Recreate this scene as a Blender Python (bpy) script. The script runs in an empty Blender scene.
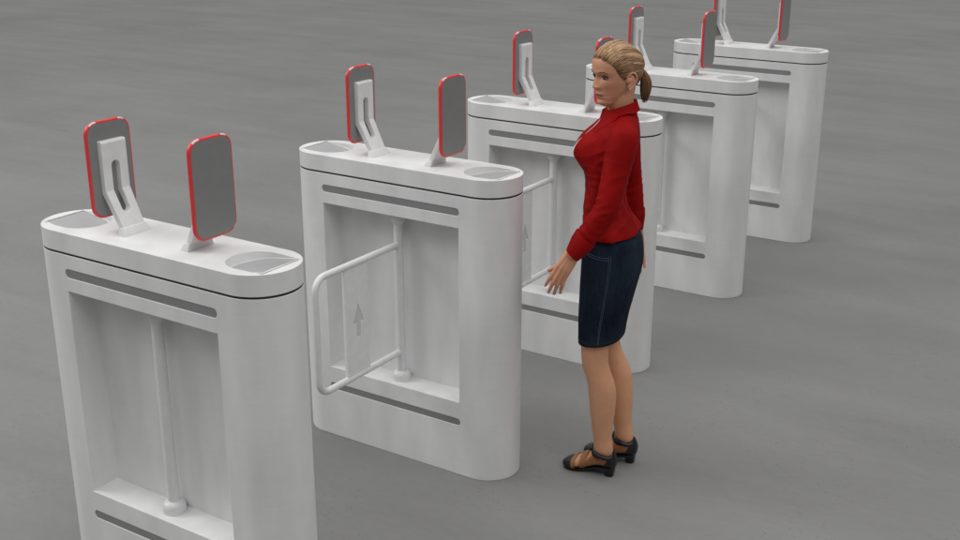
import bpy, bmesh, math, random
import numpy as np
from mathutils import Vector, Matrix
from mathutils.bvhtree import BVHTree

scene = bpy.context.scene
COL = scene.collection
K = 1.2                      # every gate measure below is in gate heights; a gate is 1.2 m tall
R = math.radians

# ------------------------------------------------------------------ camera, world, lamps, exposure
cam_d = bpy.data.cameras.new('camera'); cam = bpy.data.objects.new('camera', cam_d); COL.objects.link(cam)
cam.location = (2.1528*K, -1.8824*K, 1.8667*K)
cam.rotation_euler = (R(90)-0.3316, 0, 0.5752)
cam_d.sensor_width = 36; cam_d.lens = 36*1159.0/960
cam_d.clip_end = 500
scene.camera = cam

world = bpy.data.worlds.new('World'); scene.world = world; world.use_nodes = True
wn = world.node_tree; wn.nodes.clear()
wo = wn.nodes.new('ShaderNodeOutputWorld'); wb = wn.nodes.new('ShaderNodeBackground')
# a plain studio dome, brighter overhead than at the horizon
W_LOW, W_TOP = 0.085, 1.70
tc = wn.nodes.new('ShaderNodeTexCoord'); sx = wn.nodes.new('ShaderNodeSeparateXYZ'); wn.links.new(tc.outputs['Generated'], sx.inputs[0])
mz = wn.nodes.new('ShaderNodeMath'); mz.operation = 'MAXIMUM'; mz.inputs[1].default_value = 0; wn.links.new(sx.outputs['Z'], mz.inputs[0])
pz = wn.nodes.new('ShaderNodeMath'); pz.operation = 'POWER'; pz.inputs[1].default_value = 2.5; wn.links.new(mz.outputs[0], pz.inputs[0])
mz2 = wn.nodes.new('ShaderNodeMath'); mz2.operation = 'MULTIPLY_ADD'; mz2.inputs[1].default_value = W_TOP; mz2.inputs[2].default_value = W_LOW
wn.links.new(pz.outputs[0], mz2.inputs[0])
wb.inputs[0].default_value = (1.0, 0.995, 0.985, 1); wn.links.new(mz2.outputs[0], wb.inputs[1])
wn.links.new(wb.outputs[0], wo.inputs[0])

def area(name, loc, target, size, power, col=(1, 1, 1)):
    d = bpy.data.lights.new(name, 'AREA'); d.shape = 'DISK'; d.size = size; d.energy = power; d.color = col
    o = bpy.data.objects.new(name, d); COL.objects.link(o); o.location = loc
    o.rotation_euler = (Vector(target)-Vector(loc)).to_track_quat('-Z', 'Y').to_euler()
    return o
area('side_lamp', (8, -2.0, 7.0), (0.2, 2.2, 0.6), 5.0, 105)
area('left_lamp', (-8, -3.0, 7.0), (0.2, 2.2, 0.6), 5.0, 345)

scene.view_settings.view_transform = 'Standard'
scene.view_settings.look = 'None'
scene.view_settings.exposure = 0.20
scene.view_settings.gamma = 1

# ------------------------------------------------------------------ materials
def nodes(name):
    m = bpy.data.materials.new(name); m.use_nodes = True
    nt = m.node_tree; b = nt.nodes['Principled BSDF']
    return m, nt, b
def nd(nt, t, **kw):
    n = nt.nodes.new(t)
    for k, v in kw.items():
        if k.startswith('i_'): n.inputs[k[2:].replace('_', ' ')].default_value = v
        else: setattr(n, k, v)
    return n
def ramp(nt, src, a, b, p0=0.0, p1=1.0):
    r = nt.nodes.new('ShaderNodeValToRGB')
    r.color_ramp.elements[0].position = p0; r.color_ramp.elements[1].position = p1
    r.color_ramp.elements[0].color = (*a, 1); r.color_ramp.elements[1].color = (*b, 1)
    nt.links.new(src, r.inputs[0]); return r
def coords(nt, scale=(1, 1, 1), rot=(0, 0, 0)):
    tc = nt.nodes.new('ShaderNodeTexCoord'); mp = nt.nodes.new('ShaderNodeMapping')
    mp.inputs['Scale'].default_value = scale; mp.inputs['Rotation'].default_value = rot
    nt.links.new(tc.outputs['Object'], mp.inputs[0]); return mp.outputs[0]
def bump(nt, b, h, strength, dist):
    bp = nd(nt, 'ShaderNodeBump'); bp.inputs['Strength'].default_value = strength; bp.inputs['Distance'].default_value = dist
    nt.links.new(h, bp.inputs['Height']); nt.links.new(bp.outputs[0], b.inputs['Normal']); return bp

def plain(name, col, rough=0.5, metal=0.0, spec=0.5, vary=0.04, scale=30, bmp=0.0):
    m, nt, b = nodes(name)
    n = nd(nt, 'ShaderNodeTexNoise', i_Scale=scale, i_Detail=4.0)
    nt.links.new(coords(nt), n.inputs['Vector'])
    lo = tuple(c*(1-vary) for c in col); hi = tuple(min(1, c*(1+vary)) for c in col)
    r = ramp(nt, n.outputs[0], lo, hi, 0.3, 0.7)
    nt.links.new(r.outputs[0], b.inputs['Base Color'])
    b.inputs['Roughness'].default_value = rough; b.inputs['Metallic'].default_value = metal
    b.inputs['Specular IOR Level'].default_value = spec
    if bmp: bump(nt, b, n.outputs[0], bmp, 0.001)
    return m

def mat_housing():
    m, nt, b = nodes('white_coated_steel')
    n = nd(nt, 'ShaderNodeTexNoise', i_Scale=1.0, i_Detail=3.0)
    nt.links.new(coords(nt, (8, 8, 2.2)), n.inputs['Vector'])
    n2 = nd(nt, 'ShaderNodeTexNoise', i_Scale=1.0, i_Detail=5.0, i_Roughness=0.7)
    nt.links.new(coords(nt, (5, 5, 130)), n2.inputs['Vector'])
    mx = nd(nt, 'ShaderNodeMath', operation='MULTIPLY_ADD'); mx.inputs[1].default_value = 0.22
    nt.links.new(n2.outputs[0], mx.inputs[0]); nt.links.new(n.outputs[0], mx.inputs[2])
    r = ramp(nt, mx.outputs[0], (0.665, 0.665, 0.668), (0.805, 0.805, 0.805), 0.38, 0.84)
    nt.links.new(r.outputs[0], b.inputs['Base Color'])
    rr = nd(nt, 'ShaderNodeMapRange'); rr.inputs['To Min'].default_value = 0.36; rr.inputs['To Max'].default_value = 0.52
    nt.links.new(n.outputs[0], rr.inputs[0]); nt.links.new(rr.outputs[0], b.inputs['Roughness'])
    bump(nt, b, n2.outputs[0], 0.05, 0.001)
    b.inputs['Specular IOR Level'].default_value = 0.3
    return m

def mat_floor():
    m, nt, b = nodes('polished_concrete')
    L = nt.links
    big = nd(nt, 'ShaderNodeTexNoise', i_Scale=0.55, i_Detail=5.0, i_Roughness=0.6)
    L.new(coords(nt), big.inputs['Vector'])
    st = nd(nt, 'ShaderNodeTexNoise', i_Scale=1.0, i_Detail=6.0, i_Roughness=0.62, i_Distortion=0.4)
    L.new(coords(nt, (0.5, 2.6, 1), (0, 0, R(-22))), st.inputs['Vector'])
    fine = nd(nt, 'ShaderNodeTexNoise', i_Scale=1.0, i_Detail=8.0, i_Roughness=0.72)
    L.new(coords(nt, (14, 40, 1), (0, 0, R(-25))), fine.inputs['Vector'])
    a = nd(nt, 'ShaderNodeMath', operation='MULTIPLY_ADD'); a.inputs[1].default_value = 0.9
    L.new(st.outputs[0], a.inputs[0]); L.new(big.outputs[0], a.inputs[2])
    a2 = nd(nt, 'ShaderNodeMath', operation='MULTIPLY_ADD'); a2.inputs[1].default_value = 0.62
    L.new(fine.outputs[0], a2.inputs[0]); L.new(a.outputs[0], a2.inputs[2])
    mr = nd(nt, 'ShaderNodeMapRange'); mr.inputs['From Min'].default_value = 0.98; mr.inputs['From Max'].default_value = 1.54
    L.new(a2.outputs[0], mr.inputs[0])
    r = ramp(nt, mr.outputs[0], (0.181, 0.181, 0.178), (0.225, 0.225, 0.221), 0.0, 1.0)
    # sparse pits and specks
    vo = nd(nt, 'ShaderNodeTexVoronoi', i_Scale=42.0); vo.feature = 'F1'
    L.new(coords(nt), vo.inputs['Vector'])
    msk = nd(nt, 'ShaderNodeTexNoise', i_Scale=2.3, i_Detail=3.0)
    L.new(coords(nt), msk.inputs['Vector'])
    c1 = nd(nt, 'ShaderNodeMath', operation='LESS_THAN'); c1.inputs[1].default_value = 0.15
    c2 = nd(nt, 'ShaderNodeMath', operation='GREATER_THAN'); c2.inputs[1].default_value = 0.535
    c3 = nd(nt, 'ShaderNodeMath', operation='MULTIPLY'); c4 = nd(nt, 'ShaderNodeMath', operation='MULTIPLY'); c4.inputs[1].default_value = 0.45
    L.new(vo.outputs['Distance'], c1.inputs[0]); L.new(msk.outputs[0], c2.inputs[0])
    L.new(c1.outputs[0], c3.inputs[0]); L.new(c2.outputs[0], c3.inputs[1]); L.new(c3.outputs[0], c4.inputs[0])
    mix = nd(nt, 'ShaderNodeMix', data_type='RGBA'); mix.inputs[7].default_value = (0.09, 0.088, 0.085, 1)
    L.new(c4.outputs[0], mix.inputs[0]); L.new(r.outputs[0], mix.inputs[6])
    L.new(mix.outputs[2], b.inputs['Base Color'])
    rr = nd(nt, 'ShaderNodeMapRange'); rr.inputs['To Min'].default_value = 0.42; rr.inputs['To Max'].default_value = 0.68
    L.new(st.outputs[0], rr.inputs[0]); L.new(rr.outputs[0], b.inputs['Roughness'])
    b.inputs['Specular IOR Level'].default_value = 0.12
    bump(nt, b, fine.outputs[0], 0.12, 0.002)
    return m

def mat_attr(name, rough, attr='tint', sss=0.0, spec=0.4, bscale=0, bstr=0.1):
    m, nt, b = nodes(name)
    at = nd(nt, 'ShaderNodeAttribute', attribute_name=attr)
    n = nd(nt, 'ShaderNodeTexNoise', i_Scale=45.0, i_Detail=4.0)
    nt.links.new(coords(nt), n.inputs['Vector'])
    r = ramp(nt, n.outputs[0], (0.965, 0.96, 0.955), (1.03, 1.03, 1.03), 0.3, 0.7)
    mx = nd(nt, 'ShaderNodeMix', data_type='RGBA', blend_type='MULTIPLY'); mx.inputs[0].default_value = 1
    nt.links.new(at.outputs['Color'], mx.inputs[6]); nt.links.new(r.outputs[0], mx.inputs[7])
    nt.links.new(mx.outputs[2], b.inputs['Base Color'])
    b.inputs['Roughness'].default_value = rough; b.inputs['Specular IOR Level'].default_value = spec
    if sss:
        b.inputs['Subsurface Weight'].default_value = sss
        b.inputs['Subsurface Radius'].default_value = (1.0, 0.35, 0.2); b.inputs['Subsurface Scale'].default_value = 0.006
    if bscale:
        n3 = nd(nt, 'ShaderNodeTexNoise', i_Scale=bscale, i_Detail=3.0)
        nt.links.new(coords(nt), n3.inputs['Vector']); bump(nt, b, n3.outputs[0], bstr, 0.002)
    return m

def mat_shirt():
    m, nt, b = nodes('red_satin_cotton')
    n = nd(nt, 'ShaderNodeTexNoise', i_Scale=9.0, i_Detail=3.0, i_Distortion=0.8)
    nt.links.new(coords(nt, (1, 1, 0.55)), n.inputs['Vector'])
    n2 = nd(nt, 'ShaderNodeTexNoise', i_Scale=420.0, i_Detail=2.0)
    nt.links.new(coords(nt), n2.inputs['Vector'])
    r = ramp(nt, n.outputs[0], (0.215, 0.0042, 0.0046), (0.325, 0.0066, 0.0068), 0.3, 0.7)
    nt.links.new(r.outputs[0], b.inputs['Base Color'])
    a = nd(nt, 'ShaderNodeMath', operation='MULTIPLY_ADD'); a.inputs[1].default_value = 0.04
    nt.links.new(n2.outputs[0], a.inputs[0]); nt.links.new(n.outputs[0], a.inputs[2])
    bump(nt, b, a.outputs[0], 0.35, 0.012)
    b.inputs['Roughness'].default_value = 0.62; b.inputs['Specular IOR Level'].default_value = 0.05
    return m

def mat_denim():
    m, nt, b = nodes('dark_denim')
    L = nt.links
    w = nd(nt, 'ShaderNodeTexNoise', i_Scale=1.0, i_Detail=4.0, i_Roughness=0.7)
    L.new(coords(nt, (260, 260, 22)), w.inputs['Vector'])
    n = nd(nt, 'ShaderNodeTexNoise', i_Scale=8.0, i_Detail=4.0)
    L.new(coords(nt, (1, 1, 0.5)), n.inputs['Vector'])
    a = nd(nt, 'ShaderNodeMath', operation='MULTIPLY_ADD'); a.inputs[1].default_value = 0.6
    L.new(w.outputs[0], a.inputs[0]); L.new(n.outputs[0], a.inputs[2])
    r = ramp(nt, a.outputs[0], (0.006, 0.009, 0.016), (0.022, 0.034, 0.056), 0.6, 1.1)
    L.new(r.outputs[0], b.inputs['Base Color'])
    b.inputs['Roughness'].default_value = 0.85; b.inputs['Specular IOR Level'].default_value = 0.07
    bump(nt, b, a.outputs[0], 0.35, 0.006)
    return m

M = dict(
    house=mat_housing(), floor=mat_floor(),
    white=plain('white_plastic', (0.76, 0.76, 0.76), 0.38),
    tube=plain('white_painted_tube', (0.70, 0.70, 0.70), 0.35, vary=0.03),
    strip=plain('dark_grey_strip', (0.235, 0.235, 0.237), 0.45),
    seam=plain('black_gasket', (0.012, 0.012, 0.012), 0.6),
    glass=plain('grey_scanner_glass', (0.40, 0.40, 0.405), 0.35, vary=0.02),
    inlay=plain('light_grey_inlay', (0.60, 0.60, 0.60), 0.45),
    red=plain('red_rim', (0.76, 0.048, 0.052), 0.3, vary=0.03),
    display=plain('grey_display', (0.235, 0.235, 0.235), 0.36, vary=0.03, spec=0.35),
    corner=plain('painted_corner_highlight', (0.75, 0.72, 0.72), 0.3),
    skin=mat_attr('skin', 0.52, sss=0.12, spec=0.3, bscale=900, bstr=0.08),
    hair=mat_attr('hair_strands', 0.45, spec=0.22),
    shirt=mat_shirt(), denim=mat_denim(),
    stitch=plain('grey_blue_thread', (0.11, 0.135, 0.165), 0.8, vary=0.4, scale=600),
    stitch_dark=plain('dark_blue_thread', (0.030, 0.040, 0.056), 0.8, vary=0.4, scale=600),
    undershirt=plain('white_cotton', (0.75, 0.73, 0.70), 0.8),
    black=plain('black_leather', (0.008, 0.008, 0.009), 0.32, vary=0.2, scale=120, bmp=0.1),
    brown=plain('brown_leather', (0.31, 0.130, 0.046), 0.45, vary=0.18, scale=90, bmp=0.1),
    metal=plain('silver_metal', (0.7, 0.7, 0.7), 0.25, metal=1.0),
    eye=plain('eye_white', (0.50, 0.46, 0.44), 0.35), iris=plain('brown_iris', (0.022, 0.011, 0.006), 0.4, spec=0.25),
    lash=plain('dark_lashes', (0.018, 0.011, 0.008), 0.7), brow=plain('brown_eyebrow', (0.075, 0.040, 0.024), 0.8, vary=0.3, scale=500),
    tie=plain('black_hair_tie', (0.01, 0.01, 0.01), 0.7),
)

# ------------------------------------------------------------------ helpers
def link(name, me, mats, parent=None, smooth=True, sharp=35):
    o = bpy.data.objects.new(name, me); COL.objects.link(o)
    for m in (mats if isinstance(mats, (list, tuple)) else [mats]): me.materials.append(m)
    if smooth:
        me.polygons.foreach_set('use_smooth', [True]*len(me.polygons))
        if sharp and sharp < 180: me.set_sharp_from_angle(angle=R(sharp))
    if parent: o.parent = parent
    return o
def mesh(verts, faces, fix=True):
    me = bpy.data.meshes.new('mesh'); me.from_pydata([tuple(map(float, v)) for v in verts], [], faces); me.update()
    if fix:
        bm = bmesh.new(); bm.from_mesh(me); bmesh.ops.recalc_face_normals(bm, faces=bm.faces); bm.to_mesh(me); bm.free()
    return me
class MB:
    def __init__(s): s.v = []; s.f = []; s.m = []
    def add(s, verts, faces, mat=0):
        b = len(s.v); s.v += [tuple(map(float, v)) for v in verts]
        s.f += [tuple(b+i for i in f) for f in faces]; s.m += [mat]*len(faces)
    def loft(s, rings, cap=True, mat=0, closed=True):
        n = len(rings[0]); V = [p for r in rings for p in r]; F = []
        for i in range(len(rings)-1):
            for j in range(n if closed else n-1):
                k = (j+1) % n
                F.append((i*n+j, i*n+k, (i+1)*n+k, (i+1)*n+j))
        if cap: F.append(tuple(range(n-1, -1, -1))); F.append(tuple((len(rings)-1)*n+j for j in range(n)))
        s.add(V, F, mat)
    def prism(s, poly, z0, z1, mat=0):
        s.loft([[(x, y, z0) for x, y in poly], [(x, y, z1) for x, y in poly]], mat=mat)
    def tube(s, pts, rad, n=14, mat=0, caps=True, round_ends=False):
        pts = [Vector(p) for p in pts]
        rad = list(rad) if hasattr(rad, '__len__') else [rad]*len(pts)
        if round_ends:
            d0 = (pts[0]-pts[1]).normalized(); d1 = (pts[-1]-pts[-2]).normalized()
            pre = []; post = []
            for a in (80, 60, 40, 20):
                pre.append((pts[0]+d0*rad[0]*math.sin(R(a)), rad[0]*math.cos(R(a))))
            for a in (20, 40, 60, 80):
                post.append((pts[-1]+d1*rad[-1]*math.sin(R(a)), rad[-1]*math.cos(R(a))))
            pts = [p for p, _ in pre]+pts+[p for p, _ in post]; rad = [r for _, r in pre]+rad+[r for _, r in post]
        rings = []; u = None
        for i, p in enumerate(pts):
            t = (pts[min(i+1, len(pts)-1)]-pts[max(i-1, 0)]).normalized()
            if u is None: u = t.orthogonal().normalized()
            u = (u-t*u.dot(t)).normalized(); w = t.cross(u)
            rings.append([p+(u*math.cos(2*math.pi*j/n)+w*math.sin(2*math.pi*j/n))*rad[i] for j in range(n)])
        s.loft(rings, caps, mat)
    def mesh(s, fix=True):
        me = mesh(s.v, s.f, fix)
        if any(s.m): me.polygons.foreach_set('material_index', s.m)
        return me
    def build(s, name, mats, parent=None, sharp=35, fix=True): return link(name, s.mesh(fix), mats, parent, sharp=sharp)
def baked(o):
    dg = bpy.context.evaluated_depsgraph_get(); dg.update()
    me = bpy.data.meshes.new_from_object(o.evaluated_get(dg)); return me
def cut(me, cutters):
    o = bpy.data.objects.new('tmp', me); COL.objects.link(o); tmp = []
    for c in cutters:
        co = bpy.data.objects.new('tmpc', c); COL.objects.link(co); tmp.append(co)
        md = o.modifiers.new('b', 'BOOLEAN'); md.operation = 'DIFFERENCE'; md.object = co; md.solver = 'EXACT'
    r = baked(o)
    for t in tmp+[o]: bpy.data.objects.remove(t, do_unlink=True)
    r.materials.clear(); return r
def bevelled(me, w, seg=2, ang=40):
    o = bpy.data.objects.new('tmp', me); COL.objects.link(o)
    md = o.modifiers.new('b', 'BEVEL'); md.width = w; md.segments = seg; md.limit_method = 'ANGLE'; md.angle_limit = R(ang)
    r = baked(o); bpy.data.objects.remove(o, do_unlink=True); r.materials.clear(); return r
def remesh(me, vox, smooth=4, fac=0.5):
    o = bpy.data.objects.new('tmp', me); COL.objects.link(o)
    md = o.modifiers.new('r', 'REMESH'); md.mode = 'VOXEL'; md.voxel_size = vox; md.adaptivity = 0
    if smooth:
        sm = o.modifiers.new('s', 'SMOOTH'); sm.factor = fac; sm.iterations = smooth
    r = baked(o); bpy.data.objects.remove(o, do_unlink=True); r.materials.clear(); return r
def flat_big(o):                      # big flat panels stay flat, curved walls and bevels stay smooth
    for p in o.data.polygons:
        n = p.normal
        if max(abs(n.x), abs(n.y), abs(n.z)) > 0.9999 and p.area > 0.0008: p.use_smooth = False
def wall_normals(o):                  # exact normals on the curved outer wall, so flats run into curves without a crease
    me = o.data; co = me.vertices; N = [Vector(n.vector) for n in me.corner_normals]; c = HL-HW
    for p in me.polygons:
        if abs(p.normal.z) > 0.01: continue
        for li in p.loop_indices:
            v = co[me.loops[li].vertex_index].co
            cx = max(-c, min(c, v.x)); r = Vector((v.x-cx, v.y, 0))
            if abs(r.length-HW) < 6e-4 and r.normalized().dot(p.normal) > 0.99: N[li] = r.normalized()
    me.normals_split_custom_set(N)
def empty(name, loc=(0, 0, 0), rz=0, parent=None):
    o = bpy.data.objects.new(name, None); COL.objects.link(o); o.location = loc; o.rotation_euler = (0, 0, rz); o.empty_display_size = 0.1
    if parent: o.parent = parent
    return o
def copy_tree(o, parent=None):
    c = o.copy(); COL.objects.link(c)
    if parent: c.parent = parent
    for ch in list(o.children): copy_tree(ch, c)
    return c

# ------------------------------------------------------------------ setting
fl = MB(); fl.add([(-80, -30, 0), (80, -30, 0), (80, 160, 0), (-80, 160, 0)], [(0, 1, 2, 3)])
floor = fl.build('floor', M['floor']); floor['kind'] = 'structure'

# ------------------------------------------------------------------ turnstile gate (gate heights, scaled by K)
HL, HW = 0.4155*K, 0.1032*K
def stadium(hl, hw, n=72):
    r = hw; pts = []
    for s, a0 in ((1, -90), (-1, 90)):
        for i in range(n+1):
            a = R(a0+180*i/n); pts.append((s*(hl-r)+r*math.cos(a), r*math.sin(a)))
    return pts
def capsule2(a, b, r, n=10):          # outline in (p, q) of a slot from p=a to p=b
    pts = []
    for c, a0 in ((b-r, -90), (a+r, 90)):
        for i in range(n+1):
            t = R(a0+180*i/n); pts.append((c+r*math.cos(t), r*math.sin(t)))
    return pts
def prism_axis(poly, q0, q1, f):      # poly (a,b) swept between q0 and q1, f maps (a,b,q) -> xyz
    m = MB(); m.loft([[f(a, b, q0) for a, b in poly], [f(a, b, q1) for a, b in poly]]); return m.mesh()
def rrect(w, z0, z1, rc, n=12):
    pts = []
    for sx, sz, a0 in ((1, 1, 0), (-1, 1, 90), (-1, -1, 180), (1, -1, 270)):
        for i in range(n+1):
            a = R(a0+90*i/n)
            pts.append((sx*(w-rc)+rc*math.cos(a), (z0+z1)/2+sz*((z1-z0)/2-rc)+rc*math.sin(a)))
    return pts

ZG0, ZG1 = 0.9418*K, 0.9474*K
PV = -0.053*K                          # the post's line inside the recess
SLOTS = (0.8909*K, 0.1885*K)
def make_gate():
    g = empty('turnstile_gate')
    # housing with its recess and two shallow slots
    h = MB(); h.prism(stadium(HL, HW), 0, ZG0)
    u0, u1, zb, zt, dp = -0.2656*K, 0.2656*K, 0.2587*K, 0.8405*K, 0.0847*K
    rec = MB(); rec.loft([[(u0, -HW-0.05, zb), (u1, -HW-0.05, zb), (u1, -HW-0.05, zt), (u0, -HW-0.05, zt)],
                          [(u0, -HW+dp, zb), (u1, -HW+dp, zb), (u1, -HW+dp, zt), (u0, -HW+dp, zt)]])
    cs = [rec.mesh()]
    for z in SLOTS:
        cs.append(prism_axis(capsule2(u0-0.003*K, u1+0.003*K, 0.0115*K), -HW-0.03, -HW+0.005, lambda a, b, q, z=z: (a, q, z+b)))
    me = bevelled(cut(h.mesh(), cs), 0.0022, 2)
    hs_ = link('housing', me, M['house'], g, sharp=30); flat_big(hs_); wall_normals(hs_)
    for z in SLOTS:
        link('sensor_strip', prism_axis(capsule2(u0-0.003*K+0.0006, u1+0.003*K-0.0006, 0.0115*K-0.0006), -HW+0.0015, -HW+0.0048, lambda a, b, q, z=z: (a, q, z+b)), M['strip'], g)
    s = MB(); s.prism(stadium(HL-0.0014, HW-0.0014), ZG0-0.004, ZG1+0.004); s.build('seam', M['seam'], g)
    # top cap with two sloping scanner pockets
    c = MB(); c.prism(stadium(HL, HW), ZG1, K)
    UE, UC, PR = 0.386*K, 0.302*K, 0.069*K
    def foot(inset, sgn, n=24):
        r = PR-inset; e = UE-inset*0.7; pts = [(e, -r+0.003*K)]
        for i in range(n+1):
            a = R(-90-180*i/n); pts.append((UC+r*math.cos(a), r*math.sin(a)))
        pts.append((e, r-0.003*K))
        pts = [(sgn*x, y) for x, y in pts]
        return pts if sgn < 0 else pts[::-1]
    ramp_z = lambda x: K-0.0016-0.165*max(0, (UE-abs(x)))
    cs = []
    for sg in (1, -1):
        m = MB(); p = foot(0, sg); m.loft([[(x, y, ramp_z(x)) for x, y in p], [(x, y, K+0.05) for x, y in p]]); cs.append(m.mesh())
    me = bevelled(cut(c.mesh(), cs), 0.0016, 2)
    cp_ = link('cap', me, M['house'], g, sharp=30); flat_big(cp_); wall_normals(cp_)
    for sg in (1, -1):
        m = MB(); p = foot(0.0062*K, sg); m.loft([[(x, y, ramp_z(x)-0.001) for x, y in p], [(x, y, ramp_z(x)+0.0022) for x, y in p]])
        sp_ = m.build('scanner_panel', M['glass'], g)
        rm = MB(); q = foot(0.0052*K, sg); q = [(x, y, ramp_z(x)+0.0028) for x, y in q]
        a_ = [p_ for p_ in (q if sg > 0 else q[::-1])]
        rm.tube(q+[q[0]], 0.0024, 8); rm.build('panel_rim', M['white'], sp_, sharp=180)
    # post with a foot and a collar
    po = MB(); po.tube([(0, PV, zb-0.002), (0, PV, zt+0.002)], 0.0155*K, 28); post = po.build('post', M['tube'], g)
    ft = MB(); prof = [(0.031, -0.001), (0.0315, 0.008), (0.031, 0.018), (0.028, 0.026), (0.022, 0.031), (0.0157, 0.033)]
    ft.loft([[(r*K*math.cos(2*math.pi*j/32), PV+r*K*math.sin(2*math.pi*j/32), zb+z*K) for j in range(32)] for r, z in prof])
    ft.build('post_foot', M['tube'], post)
    cl = MB(); prof = [(0.0158, -0.040), (0.019, -0.034), (0.027, -0.026), (0.027, 0.001)]
    cl.loft([[(r*K*math.cos(2*math.pi*j/32), PV+r*K*math.sin(2*math.pi*j/32), zt+z*K) for j in range(32)] for r, z in prof])
    cl.build('post_collar', M['tube'], post)
    # two tablets on slotted brackets
    for sg in (1, -1):
        br = [(0.1045, 1.0070), (0.1120, 1.0215), (0.157, 1.108), (0.157, 1.229), (0.160, 1.234), (0.1735, 1.234), (0.1735, 1.100), (0.1205, 1.0070)]
        b = MB(); w = 0.038*K
        wz = lambda z: (0.0340+0.0045*max(0, min(1, (z-1.02)/0.088)))*K
        b.loft([[(sg*u*K, -wz(z), z*K) for u, z in br], [(sg*u*K, wz(z), z*K) for u, z in br]])
        me = b.mesh()
        sl = prism_axis([(q, p) for p, q in capsule2(1.052*K, 1.182*K, 0.0128*K)], 0.05*K, 0.1728*K, lambda a, bb, q, sg=sg: (sg*q, a, bb))
        me = bevelled(cut(me, [sl]), 0.0055, 4, 50)
        bk_ = link('screen_bracket', me, M['white'], g, sharp=22)
        ff = MB(); ff.loft([[(sg*u*K, v*K, z*K) for u, v in ((a, -hw_), (b2, -hw_), (b2, hw_), (a, hw_))] for z, a, b2, hw_ in ((0.9995, 0.0965, 0.1235, 0.0440), (1.0205, 0.1080, 0.1255, 0.0365))])
        link('bracket_foot', bevelled(ff.mesh(), 0.0022, 3, 40), M['white'], bk_, sharp=22)
        # screen: red rimmed body with grey faces
        us, t, wv, z0, z1, rc = 0.178*K, 0.0104*K, 0.0694*K, 1.0368*K, 1.283*K, 0.034*K
        body = MB(); ch = 0.0026
        def ring(ins, u): return [(sg*u, a, z) for a, z in rrect(wv-ins, z0+ins, z1-ins, rc-ins*0.7)]
        body.loft([ring(0.009, us-t/2), ring(ch*1.6, us-t/2), ring(ch*0.45, us-t/2+ch*0.5), ring(0, us-t/2+ch*1.4), ring(0, us+t/2-ch*1.4), ring(ch*0.45, us+t/2-ch*0.5), ring(ch*1.6, us+t/2), ring(0.009, us+t/2)], mat=0)
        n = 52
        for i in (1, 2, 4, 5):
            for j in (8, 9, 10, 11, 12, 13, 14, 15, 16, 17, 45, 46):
                if j not in (12,): body.m[i*n+j] = 1  # highlights near the rim corners, painted on as pale faces
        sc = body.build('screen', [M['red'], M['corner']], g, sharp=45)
        for dn, q0, q1 in (('display', us+t/2-0.001, us+t/2+0.0008), ('back_panel', us-t/2-0.0008, us-t/2+0.001)):
            d = prism_axis(rrect(wv-0.0066, z0+0.0066, z1-0.0066, rc-0.0045), q0, q1, lambda a, z, q, sg=sg: (sg*q, a, z))
            link(dn, d, M['display'], sc)
    return g
def add_arm(g):
    r = 0.0108*K; z1, z0, ve, rc = 0.731*K, 0.3585*K, -0.466*K, 0.045*K
    pts = [(0, PV, z1)]
    for i in range(9):
        a = R(90+90*i/8); pts.append((0, ve+rc+rc*math.cos(a), z1-rc+rc*math.sin(a)))
    for i in range(9):
        a = R(180+90*i/8); pts.append((0, ve+rc+rc*math.cos(a), z0+rc+rc*math.sin(a)))
    pts.append((0, PV, z0))
    m = MB(); m.tube(pts, r, 20)
    arm = m.build('barrier_arm', M['tube'], g)
    pm = MB(); th = 0.006*K
    pm.loft([[(-th, v, z) for v, z in ((-0.335*K, z0), (-0.224*K, z0), (-0.224*K, z1), (-0.335*K, z1))],
             [(th, v, z) for v, z in ((-0.335*K, z0), (-0.224*K, z0), (-0.224*K, z1), (-0.335*K, z1))]])
    c = -0.2765*K
    arrow = [(c, 0.600*K), (c-0.027*K, 0.536*K), (c-0.0095*K, 0.536*K), (c-0.0095*K, 0.488*K), (c+0.0095*K, 0.488*K), (c+0.0095*K, 0.536*K), (c+0.027*K, 0.536*K)]
    a = prism_axis(arrow, th-0.0030, th+0.02, lambda v, z, q: (q, v, z))
    a2 = prism_axis(arrow, -th-0.02, -th+0.0012, lambda v, z, q: (q, v, z))
    link('arm_panel', bevelled(cut(pm.mesh(), [a, a2]), 0.0012, 1, 40), M['white'], arm, sharp=30)
    inlay = prism_axis([(c+(v-c)*0.93, 0.54*K+(z-0.54*K)*0.97) for v, z in arrow], th-0.0040, th-0.0024, lambda v, z, q: (q, v, z))
    link('arrow_inlay', inlay, M['inlay'], arm)
    return arm

GROUP = 'white turnstile gates standing in a row'
proto = make_gate()
gate_labels = [
    'white turnstile gate nearest the camera, its post bare with no swing arm',
    'white turnstile gate second from the camera, its arrow plate fully in view',
    'white turnstile gate partly hidden behind the woman in the red shirt',
    'white turnstile gate second from the far end, behind the head of the woman',
    'farthest white turnstile gate, both its screens cut off by the top of the photo']
gates = []
for i in range(5):
    g = proto if i == 0 else copy_tree(proto)
    gates.append(g)
for i, g in enumerate(gates):
    g.location = (0, i*1.0092*K, 0)
    g['label'] = gate_labels[i]; g['category'] = 'turnstile'; g['group'] = GROUP
arm1 = add_arm(gates[1])
for i in (2, 3, 4): copy_tree(arm1, gates[i])

# ------------------------------------------------------------------ the woman
# local frame: x = the way she faces, y = her left (towards the photographer), z up
AX = Vector((0.8203, 1.4747, 0))
woman = empty('person', AX, math.atan2(-0.42700, -0.90425))
woman['label'] = 'woman in a red shirt, dark denim skirt and heeled shoes standing beside the white gates'
woman['category'] = 'person'

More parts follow.
